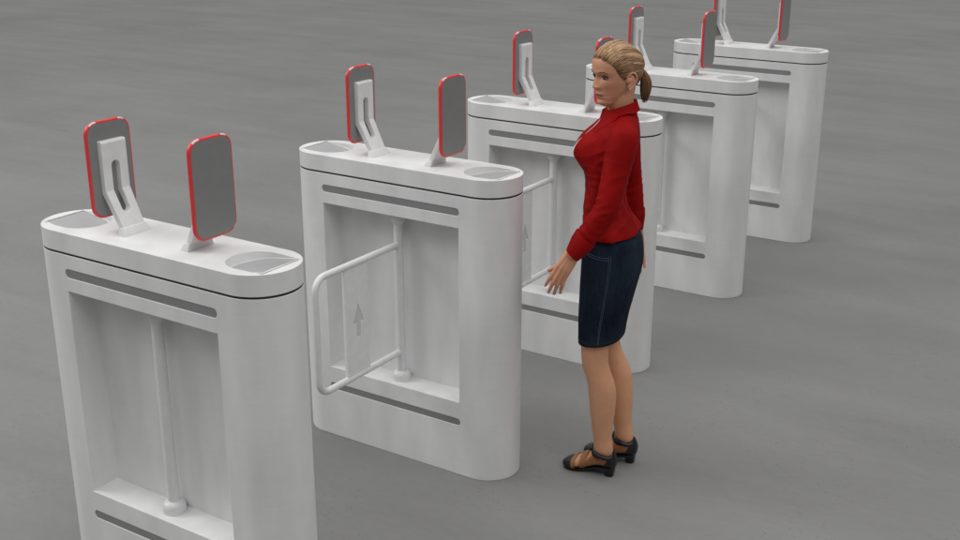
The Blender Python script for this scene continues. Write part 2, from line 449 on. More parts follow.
def interp(tab, z):
    ks = sorted(tab); n = len(ks)
    if z <= ks[0]: return np.array(tab[ks[0]], float)
    if z >= ks[-1]: return np.array(tab[ks[-1]], float)
    i = max(k for k in range(n) if ks[k] <= z); i = min(i, n-2)
    z0, z1 = ks[i], ks[i+1]; t = (z-z0)/(z1-z0); h = z1-z0
    g = lambda k: np.array(tab[ks[k]], float)
    m0 = (g(i+1)-g(max(i-1, 0)))/(ks[i+1]-ks[max(i-1, 0)])*h
    m1 = (g(min(i+2, n-1))-g(i))/(ks[min(i+2, n-1)]-ks[i])*h
    return (2*t**3-3*t*t+1)*g(i)+(t**3-2*t*t+t)*m0+(-2*t**3+3*t*t)*g(i+1)+(t**3-t*t)*m1
def sect(cx, cy, z, a, b, yaw=0, ex=2.2, n=96):
    P = []
    for j in range(n):
        t = 2*math.pi*j/n; c, s = math.cos(t), math.sin(t)
        x = a*math.copysign(abs(c)**(2/ex), c); y = b*math.copysign(abs(s)**(2/ex), s)
        P.append((cx+x*math.cos(yaw)-y*math.sin(yaw), cy+x*math.sin(yaw)+y*math.cos(yaw), z))
    return P
def G(d, s): return math.exp(-0.5*(d/s)**2)

# torso table: z -> front, back, half width, yaw (deg)
TOR = {0.925: (0.178, -0.056, 0.172, -12), 0.96: (0.177, -0.049, 0.174, -12), 1.00: (0.172, -0.030, 0.164, -11), 1.05: (0.167, 0.000, 0.141, -9),
       1.105: (0.166, 0.020, 0.126, -7), 1.15: (0.165, 0.018, 0.126, -5), 1.20: (0.163, 0.007, 0.134, -4), 1.25: (0.160, -0.004, 0.142, -3),
       1.30: (0.152, -0.013, 0.149, -2), 1.345: (0.138, -0.019, 0.153, 0), 1.375: (0.122, -0.019, 0.146, 0), 1.40: (0.110, -0.012, 0.118, 0),
       1.42: (0.104, -0.010, 0.082, 0), 1.44: (0.103, -0.008, 0.060, 0), 1.46: (0.100, -0.005, 0.054, 0)}
def torso_rings(shrink, z0=0.986, z1=1.44, dz=0.006, folds=True):
    rs = []; z = z0
    while z <= z1+1e-6:
        f, b, w, yaw = interp(TOR, z); cx = (f+b)/2; a = (f-b)/2-shrink; w -= shrink
        yw = R(yaw); P = sect(cx, 0, z, a, w, yw, 2.25)
        Q = []
        for (x, y, zz) in P:
            lx = (x-cx)*math.cos(yw)+y*math.sin(yw); ly = -(x-cx)*math.sin(yw)+y*math.cos(yw)
            fr = max(0, lx/a)
            dzb = zz-1.292
            sz = 0.062 if dzb > 0 else 0.042
            bu = 0.062*(G(ly-0.062, 0.046)+G(ly+0.062, 0.046))*G(dzb, sz)*fr**0.6
            bl = 0.007*(G(ly-0.075, 0.035)+G(ly+0.075, 0.035))*G(zz-1.33, 0.05)*(max(0, -lx/a))**0.6
            but = 0.0
            k = 1.0
            ox, oy = bu-bl, 0.0
            if folds:
                th = math.atan2(ly, lx)
                wv = 0.0035*math.sin(9*th+38*zz+2*math.sin(17*zz))*G(zz-1.09, 0.07)
                wv += 0.003*math.sin(6*th-60*zz)*G(zz-1.0, 0.05)
                k += wv/0.1
            nx, ny = lx*k+ox, ly*k
            Q.append((cx+nx*math.cos(yw)-ny*math.sin(yw), nx*math.sin(yw)+ny*math.cos(yw), zz))
        rs.append(Q); z += dz
    return rs

# arms: joints (x, y, z) and sleeve radii
ARM_N = dict(sh=(0.034, 0.148, 1.362), el=(0.082, 0.205, 1.118), wr=(0.192, 0.212, 0.958))
ARM_F = dict(sh=(0.034, -0.148, 1.362), el=(0.003, -0.212, 1.118), wr=(-0.022, -0.220, 0.938))
def lerp(a, b, t): return tuple(a[i]+(b[i]-a[i])*t for i in range(3))
def arm_path(a):
    sh, el, wr = a['sh'], a['el'], a['wr']
    return [sh, lerp(sh, el, .12), lerp(sh, el, .3), lerp(sh, el, .5), lerp(sh, el, .7), lerp(sh, el, .86), lerp(lerp(sh, el, .95), lerp(el, wr, .05), .5), lerp(el, wr, .14), lerp(el, wr, .3), lerp(el, wr, .5), lerp(el, wr, .7), lerp(el, wr, .85), wr]
def smooth_path(pts, rad, n=5):
    tab_p = {i: p for i, p in enumerate(pts)}; tab_r = {i: (r,) for i, r in enumerate(rad)}
    ts = [i/n for i in range((len(pts)-1)*n+1)]
    return [tuple(interp(tab_p, t)) for t in ts], [float(interp(tab_r, t)[0]) for t in ts]

# ---- shirt: one welded surface of torso and sleeves
sm = MB(); sm.loft(torso_rings(0.0))
SLV = [0.052, 0.053, 0.051, 0.048, 0.0455, 0.0445, 0.044, 0.044, 0.043, 0.041, 0.039, 0.037, 0.034]
for a in (ARM_N, ARM_F):
    p, r = smooth_path(arm_path(a), SLV)
    s = 1 if a is ARM_N else -1
    rr = []
    for i, (q, w) in enumerate(zip(p, r)):
        t = i/len(p)
        w *= 1+0.014*math.sin(i*1.25)*G(t-0.52, 0.13)+0.010*math.sin(i*0.9+1)*G(t-0.2, .1)
        rr.append(w)
    sm.tube(p[:-8], rr[:-8], 28, round_ends=True)
    # shoulder cap that carries the sleeve into the yoke
    sm.tube([(0.030, s*0.05, 1.392), (0.032, s*0.10, 1.378), (0.034, s*0.148, 1.360)], [0.040, 0.046, 0.051], 24, round_ends=True)
shirt_me = remesh(sm.mesh(), 0.0036, 9, 0.55)
def crease(me, patches):
    nv = len(me.vertices); co = np.empty(nv*3, np.float32); me.vertices.foreach_get('co', co); co = co.reshape(-1, 3)
    no = np.empty(nv*3, np.float32); me.vertex_normals.foreach_get('vector', no); no = no.reshape(-1, 3)
    d = np.zeros(nv)
    for c, w, lam, sig, amp in patches:
        r = co-np.array(c); w = np.array(w)/np.linalg.norm(w)
        m = np.exp(-0.5*(r**2).sum(1)/sig**2)
        cr = np.cross(w, (0, 1, 0)); v = r @ cr
        ph = (r @ w)/lam*2*math.pi+1.3*np.sin(v*55+c[2]*30)+0.8*np.sin((r @ w)*70)
        d += amp*m*(0.6-np.abs(np.sin(ph*0.5))**0.7)
    co = co+no*d[:, None]; me.vertices.foreach_set('co', co.astype(np.float32).ravel()); me.update()
crease(shirt_me, [((0.085, 0.115, 1.300), (0.75, 0, 0.66), 0.034, 0.042, 0.0060), ((0.115, 0.19, 1.135), (0.15, 0, 1), 0.030, 0.034, 0.0062), ((0.075, 0.22, 1.10), (0.3, 0, 1), 0.026, 0.028, 0.0035),
    ((0.080, 0.13, 1.090), (-0.45, 0, 0.9), 0.042, 0.055, 0.0055), ((0.030, 0.12, 1.025), (0.8, 0, 0.6), 0.055, 0.060, 0.0060), ((0.145, 0.21, 1.035), (0.45, 0, -0.9), 0.034, 0.040, 0.0040),
    ((0.150, 0.08, 1.205), (0.25, 0, 1), 0.036, 0.050, 0.0045), ((0.045, 0.165, 1.240), (0.5, 0, 0.85), 0.050, 0.060, 0.0032), ((0.006, -0.212, 1.12), (0.1, 0, 1), 0.032, 0.045, 0.0050),
    ((0.025, 0.05, 1.16), (-0.2, 0, 1), 0.045, 0.060, 0.0045), ((0.150, 0.10, 1.05), (0.7, 0, 0.7), 0.045, 0.050, 0.0040), ((0.07, 0.10, 1.385), (0.9, 0, -0.3), 0.040, 0.045, 0.0030)])
shirt = link('shirt', shirt_me, M['shirt'], woman, sharp=0)
def bvh_of(me): return BVHTree.FromPolygons([v.co.copy() for v in me.vertices], [tuple(p.vertices) for p in me.polygons])
SB = bvh_of(shirt_me)
# turned-up cuffs
for a in (ARM_N, ARM_F):
    el, wr = Vector(a['el']), Vector(a['wr']); d = (wr-el).normalized(); L = (wr-el).length
    c = MB(); prof = [(L-0.072, 0.0395), (L-0.074, 0.0425), (L-0.070, 0.0440), (L-0.04, 0.0415), (L-0.012, 0.0345), (L+0.006, 0.0305), (L+0.010, 0.0285), (L+0.006, 0.0262), (L-0.02, 0.0270)]
    u = d.orthogonal().normalized(); w = d.cross(u); rings = []
    for t, r in prof:
        ring = []
        for j in range(40):
            an = 2*math.pi*j/40; rr = r*(1+0.02*math.sin(3*an+1)+0.012*math.sin(7*an)); ring.append(el+d*(t+0.004*math.sin(an+0.6))+(u*math.cos(an)+w*math.sin(an))*rr)
        rings.append(ring)
    c.loft(rings); c.build('cuff', M['shirt'], shirt, sharp=60)
# collar: a stand and a turned-down flap with front points
def neck_pt(th, r, z): return Vector((0.050+math.cos(th)*r*(1.06+0.10*max(0, math.cos(th)) if math.cos(th) > 0 else 0.98), math.sin(th)*r, z))
n = 72
cl = MB(); rings = []
def col_top(th):
    c = (1+math.cos(th))/2            # 1 at the front
    return 1.470-0.040*c**1.2
inner_low, inner_top, outer_top, flap_mid, flap_end, flap_under = [], [], [], [], [], []
GAP = R(13)
for j in range(n+1):
    th = GAP+(2*math.pi-2*GAP)*j/n
    zt = col_top(th)
    c = (1+math.cos(th))/2
    dn = 0.034+0.074*max(0, c-0.45)**1.1/0.55
    inner_low.append(neck_pt(th, 0.056, zt-0.045)); inner_top.append(neck_pt(th, 0.0535, zt-0.003))
    outer_top.append(neck_pt(th, 0.0575, zt))
    q = neck_pt((th+R(34)+(2*math.pi-2*R(34))*j/n)/2, 0.0615+0.010*c, zt-dn*0.42); flap_mid.append(q)
    th2 = R(50)+(2*math.pi-2*R(50))*j/n
    e = neck_pt(th2, 0.066+0.011*c**2, zt-dn)
    h = SB.find_nearest(e)
    e2 = h[0]+h[1]*0.011
    flap_end.append(e2.lerp(e, 0.15)); flap_under.append((e2.lerp(e, 0.15))-h[1]*0.007)
rings = [inner_low, inner_top, outer_top, flap_mid, flap_end, flap_under]
cl.loft(rings, cap=False, closed=False)
collar = cl.build('collar', M['shirt'], shirt, sharp=50)
md = collar.modifiers.new('thick', 'SOLIDIFY'); md.thickness = 0.0028; md.offset = 0
# white edge of the shirt underneath showing between the plackets, and a button
def on_shirt(p, lift):
    h = SB.ray_cast(Vector((p[0]+0.3, p[1]+0.05, p[2])), Vector((-0.3, -0.05, 0)).normalized())
    q = h[0] if h[0] is not None else SB.find_nearest(Vector(p))[0]
    nn = h[1] if h[0] is not None else Vector((1, 0, 0))
    return q+nn*lift, nn
def ribbon(path, widths, lift, mb):
    L = []
    for k, p in enumerate(path):
        q, nn = on_shirt(p, lift)
        L.append((q, nn))
    rings = []
    for k, (q, nn) in enumerate(L):
        t = (L[min(k+1, len(L)-1)][0]-L[max(k-1, 0)][0]).normalized(); s = nn.cross(t).normalized()
        w = widths[k]
        rings.append([q-s*w-nn*0.004, q-s*w, q+s*w, q+s*w-nn*0.004])
    mb.loft(rings)
us = MB()
def seg(z0, z1, y0, y1, wmax):
    N = 9
    path = [(0.1, y0+(y1-y0)*k/N, z0+(z1-z0)*k/N) for k in range(N+1)]
    ribbon(path, [0.0006+wmax*math.sin(math.pi*k/N)**0.7 for k in range(N+1)], 0.0012, us)
seg(1.418, 1.352, 0.022, 0.028, 0.0034); seg(1.338, 1.280, 0.030, 0.038, 0.0038)
us.build('undershirt_edge', M['undershirt'], shirt, sharp=60)
pk = MB(); N = 26
path = [(0.1, 0.040+0.004*math.sin(k*0.4), 1.395-(1.395-0.935)*k/N) for k in range(N+1)]
ribbon(path, [0.0013]*(N+1), 0.0010, pk); pk.build('placket_seam', M['shirt'], shirt, sharp=60)

# ---- skirt
SK = {0.545: (0.167, 0.007, 0.149, -13), 0.60: (0.169, 0.001, 0.151, -13), 0.66: (0.170, -0.008, 0.155, -13), 0.74: (0.168, -0.024, 0.162, -13), 0.80: (0.167, -0.034, 0.165, -13),
      0.87: (0.166, -0.042, 0.165, -12), 0.93: (0.165, -0.043, 0.160, -12), 0.965: (0.163, -0.037, 0.154, -12), 1.00: (0.158, -0.012, 0.141, -11), 1.03: (0.150, 0.008, 0.126, -10)}
def hem_z(t): return 0.009*(-math.cos(t))+0.012*math.sin(t)
def skirt_pt(t, z, off=0.0):           # t: angle round the waist, 0 = front
    k = max(0, (0.70-z)/0.155); zz = z+(0.014+hem_z(t))*min(1, k)
    f, b, w, yaw = interp(SK, z); cx = (f+b)/2; a = (f-b)/2+off; w += off
    c, s = math.cos(t), math.sin(t); ex = 2.3
    lx = a*math.copysign(abs(c)**(2/ex), c); ly = w*math.copysign(abs(s)**(2/ex), s)
    rr = 1+0.006*math.sin(5*t+14*z)*min(1, max(0, (0.86-z)/0.2))
    # seat
    lx -= 0.010*(G(ly-0.075, .05)+G(ly+0.075, .05))*G(z-0.86, 0.06)*max(0, -c)
    lx *= rr; ly *= rr; y = R(yaw)
    return Vector((cx+lx*math.cos(y)-ly*math.sin(y), lx*math.sin(y)+ly*math.cos(y), zz))
NA = 120
zs = [0.545+0.0075*i for i in range(66)]
sk = MB(); rings = [[skirt_pt(2*math.pi*j/NA, zs[0]+0.02, -0.006) for j in range(NA)], [skirt_pt(2*math.pi*j/NA, zs[0], -0.0055) for j in range(NA)], [skirt_pt(2*math.pi*j/NA, zs[0]-0.0012, -0.002) for j in range(NA)]]
rings += [[skirt_pt(2*math.pi*j/NA, z) for j in range(NA)] for z in zs]
sk.loft(rings, cap=True)
skirt = sk.build('skirt', M['denim'], woman, sharp=0)
def stitch_line(pts, mb, dash=0.0048, r=0.0008):
    P = [Vector(p) for p in pts]
    for a, b in zip(P[:-1], P[1:]):
        L = (b-a).length; k = max(1, int(L/dash))
        for i in range(k):
            mb.tube([a.lerp(b, (i+0.1)/k), a.lerp(b, (i+0.78)/k)], r, 5)
st = MB(); fp = MB(); hs = MB(); bp_ = MB(); ribm = MB()
T0 = R(103)
for dt in (-0.026, 0.026):
    stitch_line([skirt_pt(T0+dt, 0.555+0.02*i, 0.0006) for i in range(20)], st)
rings = []
for i in range(60):
    z = 0.5465+0.0074*i
    rings.append([skirt_pt(T0-0.018, z, -0.002), skirt_pt(T0-0.012, z, 0.0014), skirt_pt(T0+0.012, z, 0.0014), skirt_pt(T0+0.018, z, -0.002)])
ribm.loft(rings); ribm.build('side_seam', M['denim'], skirt, sharp=60)
for off in (0.0, 0.008):               # curved front pocket
    stitch_line([skirt_pt(R(30)+(T0-0.04-R(30))*k/12, 0.955-off-0.030*math.sin(math.pi*0.5*k/12)**0.8+0.0, 0.0008) for k in range(13)], fp, r=0.0010)
for off in (0.0, 0.007):               # hem
    stitch_line([skirt_pt(2*math.pi*k/90, 0.560+off, 0.0003) for k in range(91)], hs, r=0.0005)
for sgn in (1,):                       # back pocket
    c0 = R(142)
    q = [(-0.24, 0.925), (-0.20, 0.83), (0.0, 0.805), (0.20, 0.83), (0.24, 0.925), (-0.24, 0.925)]
    full = []
    for (a0, z0), (a1, z1) in zip(q[:-1], q[1:]):
        for k in range(6): full.append(skirt_pt(c0+a0+(a1-a0)*k/6, z0+(z1-z0)*k/6, 0.0008))
    full.append(full[0]); stitch_line(full, bp_, r=0.0006)
for nm, mb_ in (('seam_stitching', st), ('front_pocket_stitching', fp), ('hem_stitching', hs), ('back_pocket_stitching', bp_)):
    mb_.build(nm, M['stitch' if nm.startswith(('seam', 'front')) else 'stitch_dark'], skirt, sharp=60)

# ---- head surface, in head coordinates (x forward, y left, z up from under the chin)
HF = {0.0: (0.050,), 0.006: (0.064,), 0.014: (0.0735,), 0.022: (0.0755,), 0.030: (0.0735,), 0.037: (0.0765,), 0.046: (0.0785,), 0.054: (0.080,), 0.064: (0.0785,), 0.078: (0.082,),
      0.095: (0.083,), 0.110: (0.0835,), 0.122: (0.0885,), 0.135: (0.0905,), 0.152: (0.091,), 0.170: (0.086,), 0.187: (0.073,), 0.200: (0.054,), 0.209: (0.032,), 0.2145: (0.006,)}
HFS = {0.0: (0.048,), 0.008: (0.064,), 0.022: (0.0735,), 0.05: (0.0775,), 0.08: (0.081,), 0.11: (0.0855,), 0.135: (0.0895,), 0.152: (0.0905,), 0.170: (0.086,), 0.187: (0.073,), 0.200: (0.054,), 0.209: (0.032,), 0.2145: (0.006,)}
HB = {0.0: (0.028,), 0.010: (0.012,), 0.022: (-0.003,), 0.035: (-0.020,), 0.050: (-0.042,), 0.065: (-0.059,), 0.08: (-0.071,), 0.10: (-0.080,), 0.13: (-0.085,), 0.155: (-0.082,), 0.175: (-0.072,), 0.192: (-0.053,), 0.205: (-0.031,), 0.2145: (-0.011,)}
HWD = {0.0: (0.014,), 0.006: (0.022,), 0.014: (0.031,), 0.024: (0.0355,), 0.036: (0.0435,), 0.050: (0.0508,), 0.065: (0.0575,), 0.082: (0.0642,), 0.10: (0.069,), 0.12: (0.0725,), 0.14: (0.0745,), 0.16: (0.0725,), 0.178: (0.064,), 0.193: (0.050,), 0.205: (0.033,), 0.2145: (0.010,)}
def head_pt(t, z):
    f, b, w = interp(HFS, z)[0], interp(HB, z)[0], interp(HWD, z)[0]
    c, s = math.cos(t), math.sin(t)
    cx = (f+b)/2+0.004; ex = 2.25
    a = (f-cx) if c > 0 else (cx-b)
    lx = a*math.copysign(abs(c)**(2/ex), c); ly = w*math.copysign(abs(s)**(2/ex), s)
    ly *= 1-0.10*max(0, c)
    x = cx+lx; y = ly; fr = max(0.0, c)**0.6 if c > 0 else 0
    d = (interp(HF, z)[0]-f)*G(y, 0.020)
    # nose
    if z > 0.058 and c > 0:
        if z > 0.073: hgt = 0.0190*max(0, 1-((z-0.073)/0.045))**0.85+0.0005
        else: hgt = 0.0190*max(0, (z-0.0625)/0.0105)**0.6 if z > 0.0625 else 0
        sy = 0.0062+0.0035*G(z-0.072, 0.010)
        d += hgt*G(y, sy)
        d += 0.007*(G(y-0.0125, 0.0045)+G(y+0.0125, 0.0045))*G(z-0.0715, 0.0055)
    # sockets, brow, cheek bones, lips, chin
    for sg in (1, -1):
        d -= 0.0085*G(y-sg*0.031, 0.0135)*G(z-0.1085, 0.0085)
        d -= 0.004*G(y-sg*0.013, 0.006)*G(z-0.108, 0.010)
        d += 0.0035*G(y-sg*0.030, 0.020)*G(z-0.1245, 0.006)
        d += 0.0045*G(y-sg*0.044, 0.015)*G(z-0.083, 0.014)
        d -= 0.0025*G(y-sg*0.045, 0.014)*G(z-0.050, 0.014)
    d += 0.0060*G(y, 0.0160)*G(z-0.0490, 0.0042)
    d += 0.0068*G(y, 0.0140)*G(z-0.0370, 0.0048)
    d -= 0.0042*G(y, 0.019)*G(z-0.0430, 0.0018)
    d -= 0.0030*G(y, 0.013)*G(z-0.0280, 0.0042)
    d += 0.0040*G(y, 0.014)*G(z-0.0165, 0.0075)
    x += d*fr
    return (x, y, z)
HYAW, HPITCH = R(34), R(2)
HM = Matrix.Translation((0.052, 0.0, 1.4535)) @ Matrix.Rotation(HYAW, 4, 'Z') @ Matrix.Translation((0.015, 0, 0)) @ Matrix.Rotation(HPITCH, 4, 'Y')
HMI = HM.inverted()
hz = list(np.concatenate([np.linspace(0.0, 0.03, 16)[:-1], np.linspace(0.03, 0.13, 68)[:-1], np.linspace(0.13, 0.2145, 34)]))
NT = 180
head_rings = [[head_pt(2*math.pi*j/NT, z) for j in range(NT)] for z in hz]
head_me_local = MB(); head_me_local.loft(head_rings)
HB_tree = bvh_of(head_me_local.mesh())
def on_head(y, z, lift=0.0):           # a point of the face seen from the front
    h = HB_tree.ray_cast(Vector((0.3, y, z)), Vector((-1, 0, 0)))
    return (h[0]+h[1]*lift) if h[0] is not None else Vector((0.08, y, z))

# ---- body: one continuous skin surface
bd = MB()
bd.loft([[tuple(HM @ Vector(p)) for p in r] for r in head_rings])
bd.loft(torso_rings(0.024, z0=0.98, z1=1.40, folds=False))
bd.tube([(0.050, 0, 1.38), (0.049, 0, 1.41), (0.050, 0.0, 1.445), (0.056, 0.004, 1.48), (0.050, 0.0, 1.52)], [0.046, 0.0445, 0.0470, 0.050, 0.05], 40, round_ends=True)
# pelvis and legs
hip = []
for z in np.linspace(0.74, 1.0, 18):
    hip.append([skirt_pt(2*math.pi*j/80, z, -0.016) for j in range(80)])
bd.loft(hip)
LEG_N = {0.05: (0.052, 0.058, 0.022, 0.018), 0.085: (0.060, 0.060, 0.031, 0.0235), 0.113: (0.0635, 0.062, 0.0370, 0.0325), 0.16: (0.068, 0.064, 0.0365, 0.033), 0.21: (0.0715, 0.066, 0.0405, 0.038), 0.27: (0.0735, 0.068, 0.0465, 0.045),
         0.34: (0.0765, 0.071, 0.0505, 0.0505), 0.39: (0.082, 0.073, 0.0505, 0.051), 0.44: (0.094, 0.075, 0.0480, 0.048), 0.48: (0.104, 0.076, 0.0475, 0.048), 0.53: (0.110, 0.076, 0.0515, 0.050), 0.62: (0.105, 0.073, 0.053, 0.050), 0.72: (0.094, 0.070, 0.058, 0.052), 0.80: (0.078, 0.068, 0.062, 0.055)}
LEG_F = {k: (v[0]-o, -v[1]*1.0-0.002, v[2], v[3]) for (k, v), o in zip(sorted(LEG_N.items()), (0.079, 0.079, 0.078, 0.075, 0.072, 0.068, 0.060, 0.058, 0.052, 0.046, 0.038, 0.025, 0.014, 0.0))}
for T in (LEG_N, LEG_F):
    rs = []
    for z in np.linspace(0.05, 0.80, 110):
        x, y, a, b = interp(T, z)
        ring = sect(x, y, z, a, b, R(-14), 2.0, 48)
        out = []
        for (px, py, pz) in ring:          # calf behind, knee and shin in front
            k = (px-x)/a
            px += 0.006*max(0, k)*G(z-0.465, 0.028)-0.004*max(0, -k)*G(z-0.36, 0.06)
            py += 0.0
            out.append((px, py, pz))
        rs.append(out)
    bd.loft(rs)
# feet on raised heels: t runs heel -> toe
FL = 0.209
FT = {0.000: (0.052, 0.074, 0.010), 0.004: (0.044, 0.088, 0.019), 0.012: (0.038, 0.104, 0.0255), 0.035: (0.036, 0.118, 0.031), 0.062: (0.034, 0.116, 0.032), 0.090: (0.026, 0.098, 0.033), 0.115: (0.018, 0.078, 0.036), 0.142: (0.011, 0.060, 0.039), 0.166: (0.009, 0.047, 0.039), 0.186: (0.009, 0.039, 0.0335), 0.198: (0.010, 0.033, 0.0255), 0.205: (0.012, 0.027, 0.0165), 0.209: (0.015, 0.022, 0.007)}
FEET = [((0.020, 0.0655), R(-17)), ((-0.060, -0.0605), R(-15))]
def foot_pt(F, t, an, off=0.0):
    (hx, hy), yaw = F
    zb, zt, w = interp(FT, max(0.0, min(FL, t)))
    c, s = math.cos(an), math.sin(an); ex = 2.4
    lz = (zt-zb)/2+off; lw = w+off
    z = (zt+zb)/2+lz*math.copysign(abs(s)**(2/ex), s)
    y = lw*math.copysign(abs(c)**(2/ex), c)
    if s > 0: y *= 1-0.28*s*max(0, min(1, (0.15-t)/0.06))
    bend = 0.010*math.sin(math.pi*min(1, t/FL))
    x = t-0.004
    return Vector((hx+x*math.cos(yaw)-(y+bend*(1 if hy < 0 else -1))*math.sin(yaw), hy+x*math.sin(yaw)+(y+bend*(1 if hy < 0 else -1))*math.cos(yaw), z))
for F in FEET:
    bd.loft([[foot_pt(F, t, 2*math.pi*j/40) for j in range(40)] for t in np.linspace(0, FL, 50)])
# arms
BARM = [0.042, 0.043, 0.041, 0.038, 0.035, 0.034, 0.034, 0.035, 0.034, 0.031, 0.027, 0.0245, 0.0235]
for a in (ARM_N, ARM_F):
    p, r = smooth_path(arm_path(a), BARM, 3); bd.tube(p, r, 24, round_ends=True)
# hands: wrist, then each finger from knuckle to tip
def hand(wr, kn, tips, thumb, nrm, rw=0.0225):
    wr = Vector(wr); nrm = Vector(nrm).normalized()
    kn = [Vector(k) for k in kn]; tips = [Vector(t) for t in tips]
    side = (kn[0]-kn[-1]).normalized(); fw = (sum(kn, Vector())/4-wr).normalized()
    fr = [0.0073, 0.0075, 0.0072, 0.0066]
    for i, (k, t) in enumerate(zip(kn, tips)):
        w0 = wr+side*(0.0125-0.0083*i)
        bd.tube([w0-fw*0.012, w0.lerp(k, .33)-nrm*0.000, w0.lerp(k, .7)+nrm*0.002, k], [0.0160, 0.0145, 0.0112, 0.0076], 16, round_ends=True)
        v = t-k; L = v.length
        b = nrm*(0.10*L)
        pts = [k, k+v*0.22+b*0.55, k+v*0.48+b, k+v*0.76+b*0.7, t]
        bd.tube(pts, [fr[i]+0.0006, fr[i], fr[i]+0.0004, fr[i]-0.0006, fr[i]-0.0018], 14, round_ends=True)
    for i in range(3):                     # webs and the palm's fleshy side
        m = (kn[i]+kn[i+1])/2
        bd.tube([wr.lerp(m, 0.35)-nrm*0.003, wr.lerp(m, 0.7)-nrm*0.002, m-fw*0.003], [0.014, 0.0100, 0.0045], 12, round_ends=True)
    th = [Vector(t) for t in thumb]
    bd.tube(th, [0.0160, 0.0135, 0.0100, 0.0086, 0.0070][:len(th)], 16, round_ends=True)
Wn = (0.2035, 0.212, 0.942)
hand(Wn, [(0.2560, 0.2180, 0.8940), (0.2430, 0.2240, 0.8860), (0.2300, 0.2240, 0.8785), (0.2175, 0.2190, 0.8720)],
     [(0.2910, 0.2080, 0.8300), (0.2800, 0.2030, 0.8030), (0.2600, 0.1990, 0.7960), (0.2380, 0.1980, 0.8000)],
     [(0.2100, 0.205, 0.928), (0.2280, 0.198, 0.912), (0.2480, 0.193, 0.8985), (0.2660, 0.190, 0.8905), (0.2810, 0.1885, 0.8820)], (0.25, 0.95, 0.15))
Wf = (-0.0235, -0.2225, 0.925)
DX = -0.007
hand(Wf, [(-0.0050+DX, -0.232, 0.842), (-0.0200+DX, -0.238, 0.838), (-0.0340+DX, -0.238, 0.840), (-0.0465+DX, -0.234, 0.845)],
     [(0.0000+DX, -0.215, 0.766), (-0.0230+DX, -0.218, 0.746), (-0.0430+DX, -0.218, 0.750), (-0.0580+DX, -0.218, 0.772)],
     [(-0.008+DX, -0.214, 0.905), (0.010+DX, -0.206, 0.880), (0.021+DX, -0.200, 0.858), (0.026+DX, -0.197, 0.838), (0.028+DX, -0.195, 0.818)], (0, -1, 0.05))
# ears
for sg in (1, -1):
    def ep(u, v, o): return HM @ Vector((-0.007-0.90*u+0.10*v-o*0.35, sg*(0.0705+o), 0.0945+v))
    rim = [ep(u, v, o) for u, v, o in ((-0.012, 0.004, 0.001), (-0.013, 0.014, 0.004), (-0.008, 0.025, 0.007), (0.002, 0.030, 0.010), (0.013, 0.027, 0.013), (0.0185, 0.017, 0.0145), (0.0185, 0.004, 0.014), (0.014, -0.009, 0.011), (0.006, -0.019, 0.008), (0.000, -0.026, 0.006), (-0.006, -0.027, 0.004), (-0.009, -0.020, 0.002))]
    bd.tube(rim, [0.0036, 0.0038, 0.0038, 0.0038, 0.0040, 0.0040, 0.0038, 0.0036, 0.0038, 0.0046, 0.0046, 0.0036], 10, round_ends=True)
    bd.tube([ep(-0.008, -0.020, 0.002), ep(0.000, -0.012, 0.004), ep(0.007, 0.000, 0.005), ep(0.008, 0.012, 0.006), ep(0.002, 0.020, 0.005)], [0.006, 0.0058, 0.0060, 0.0066, 0.005], 12, round_ends=True)
    bd.tube([ep(-0.004, 0.002, -0.002), ep(0.004, 0.004, 0.000)], [0.012, 0.012], 12, round_ends=True)
    bd.tube([ep(0.010, -0.008, 0.006), ep(0.0115, 0.004, 0.009), ep(0.009, 0.016, 0.009)], [0.0032, 0.0036, 0.003], 10, round_ends=True)
body_me = remesh(bd.mesh(), 0.0023, 3, 0.5)
# skin tint: lips, cheeks, nails
tint = body_me.color_attributes.new('tint', 'FLOAT_COLOR', 'POINT')
nv = len(body_me.vertices); co = np.empty(nv*3, np.float32); body_me.vertices.foreach_get('co', co); co = co.reshape(-1, 3)
Hi = np.array(HMI); hc = co @ Hi[:3, :3].T + Hi[:3, 3]
base = np.tile(np.array([0.61, 0.305, 0.185]), (nv, 1))
def blend(mask, col):
    global base
    base = base*(1-mask[:, None])+np.array(col)*mask[:, None]
g = lambda d, s: np.exp(-0.5*(d/s)**2)
face = (hc[:, 0] > 0.03) & (hc[:, 2] > -0.01) & (hc[:, 2] < 0.21)
blend(0.28*(g(hc[:, 1]-0.045, 0.016)+g(hc[:, 1]+0.045, 0.016))*g(hc[:, 2]-0.078, 0.016)*face, (0.50, 0.165, 0.095))
lipw = np.clip(1-(np.abs(hc[:, 1])/0.0235)**2, 0, 1)**0.5
up = np.clip((lipw*0.0085-np.abs(hc[:, 2]-0.0430))/0.0016+0.5, 0, 1)*face*(hc[:, 0] > 0.06)
blend(0.8*up, (0.36, 0.085, 0.072))
blend(0.85*g(hc[:, 2]-0.0430, 0.0010)*(lipw > 0.05)*face*(hc[:, 0] > 0.06), (0.10, 0.03, 0.025))
for sg in (1, -1):                       # darker brown tint around the lids, nostrils
    blend(0.60*g(hc[:, 1]-sg*0.031, 0.014)*g(hc[:, 2]-0.1125, 0.0055)*face, (0.20, 0.10, 0.07))
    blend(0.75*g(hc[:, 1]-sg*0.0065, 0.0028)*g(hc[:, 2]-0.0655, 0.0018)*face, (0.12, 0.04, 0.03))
hands = np.abs(co[:, 1]) > 0.14
blend(0.25*hands, (0.56, 0.255, 0.145))
legs = co[:, 2] < 0.75
blend(0.8*legs*(~hands), (0.65, 0.335, 0.195))
tint.data.foreach_set('color', np.concatenate([base, np.ones((nv, 1))], 1).astype(np.float32).ravel())
body = link('body', body_me, M['skin'], woman, sharp=0)

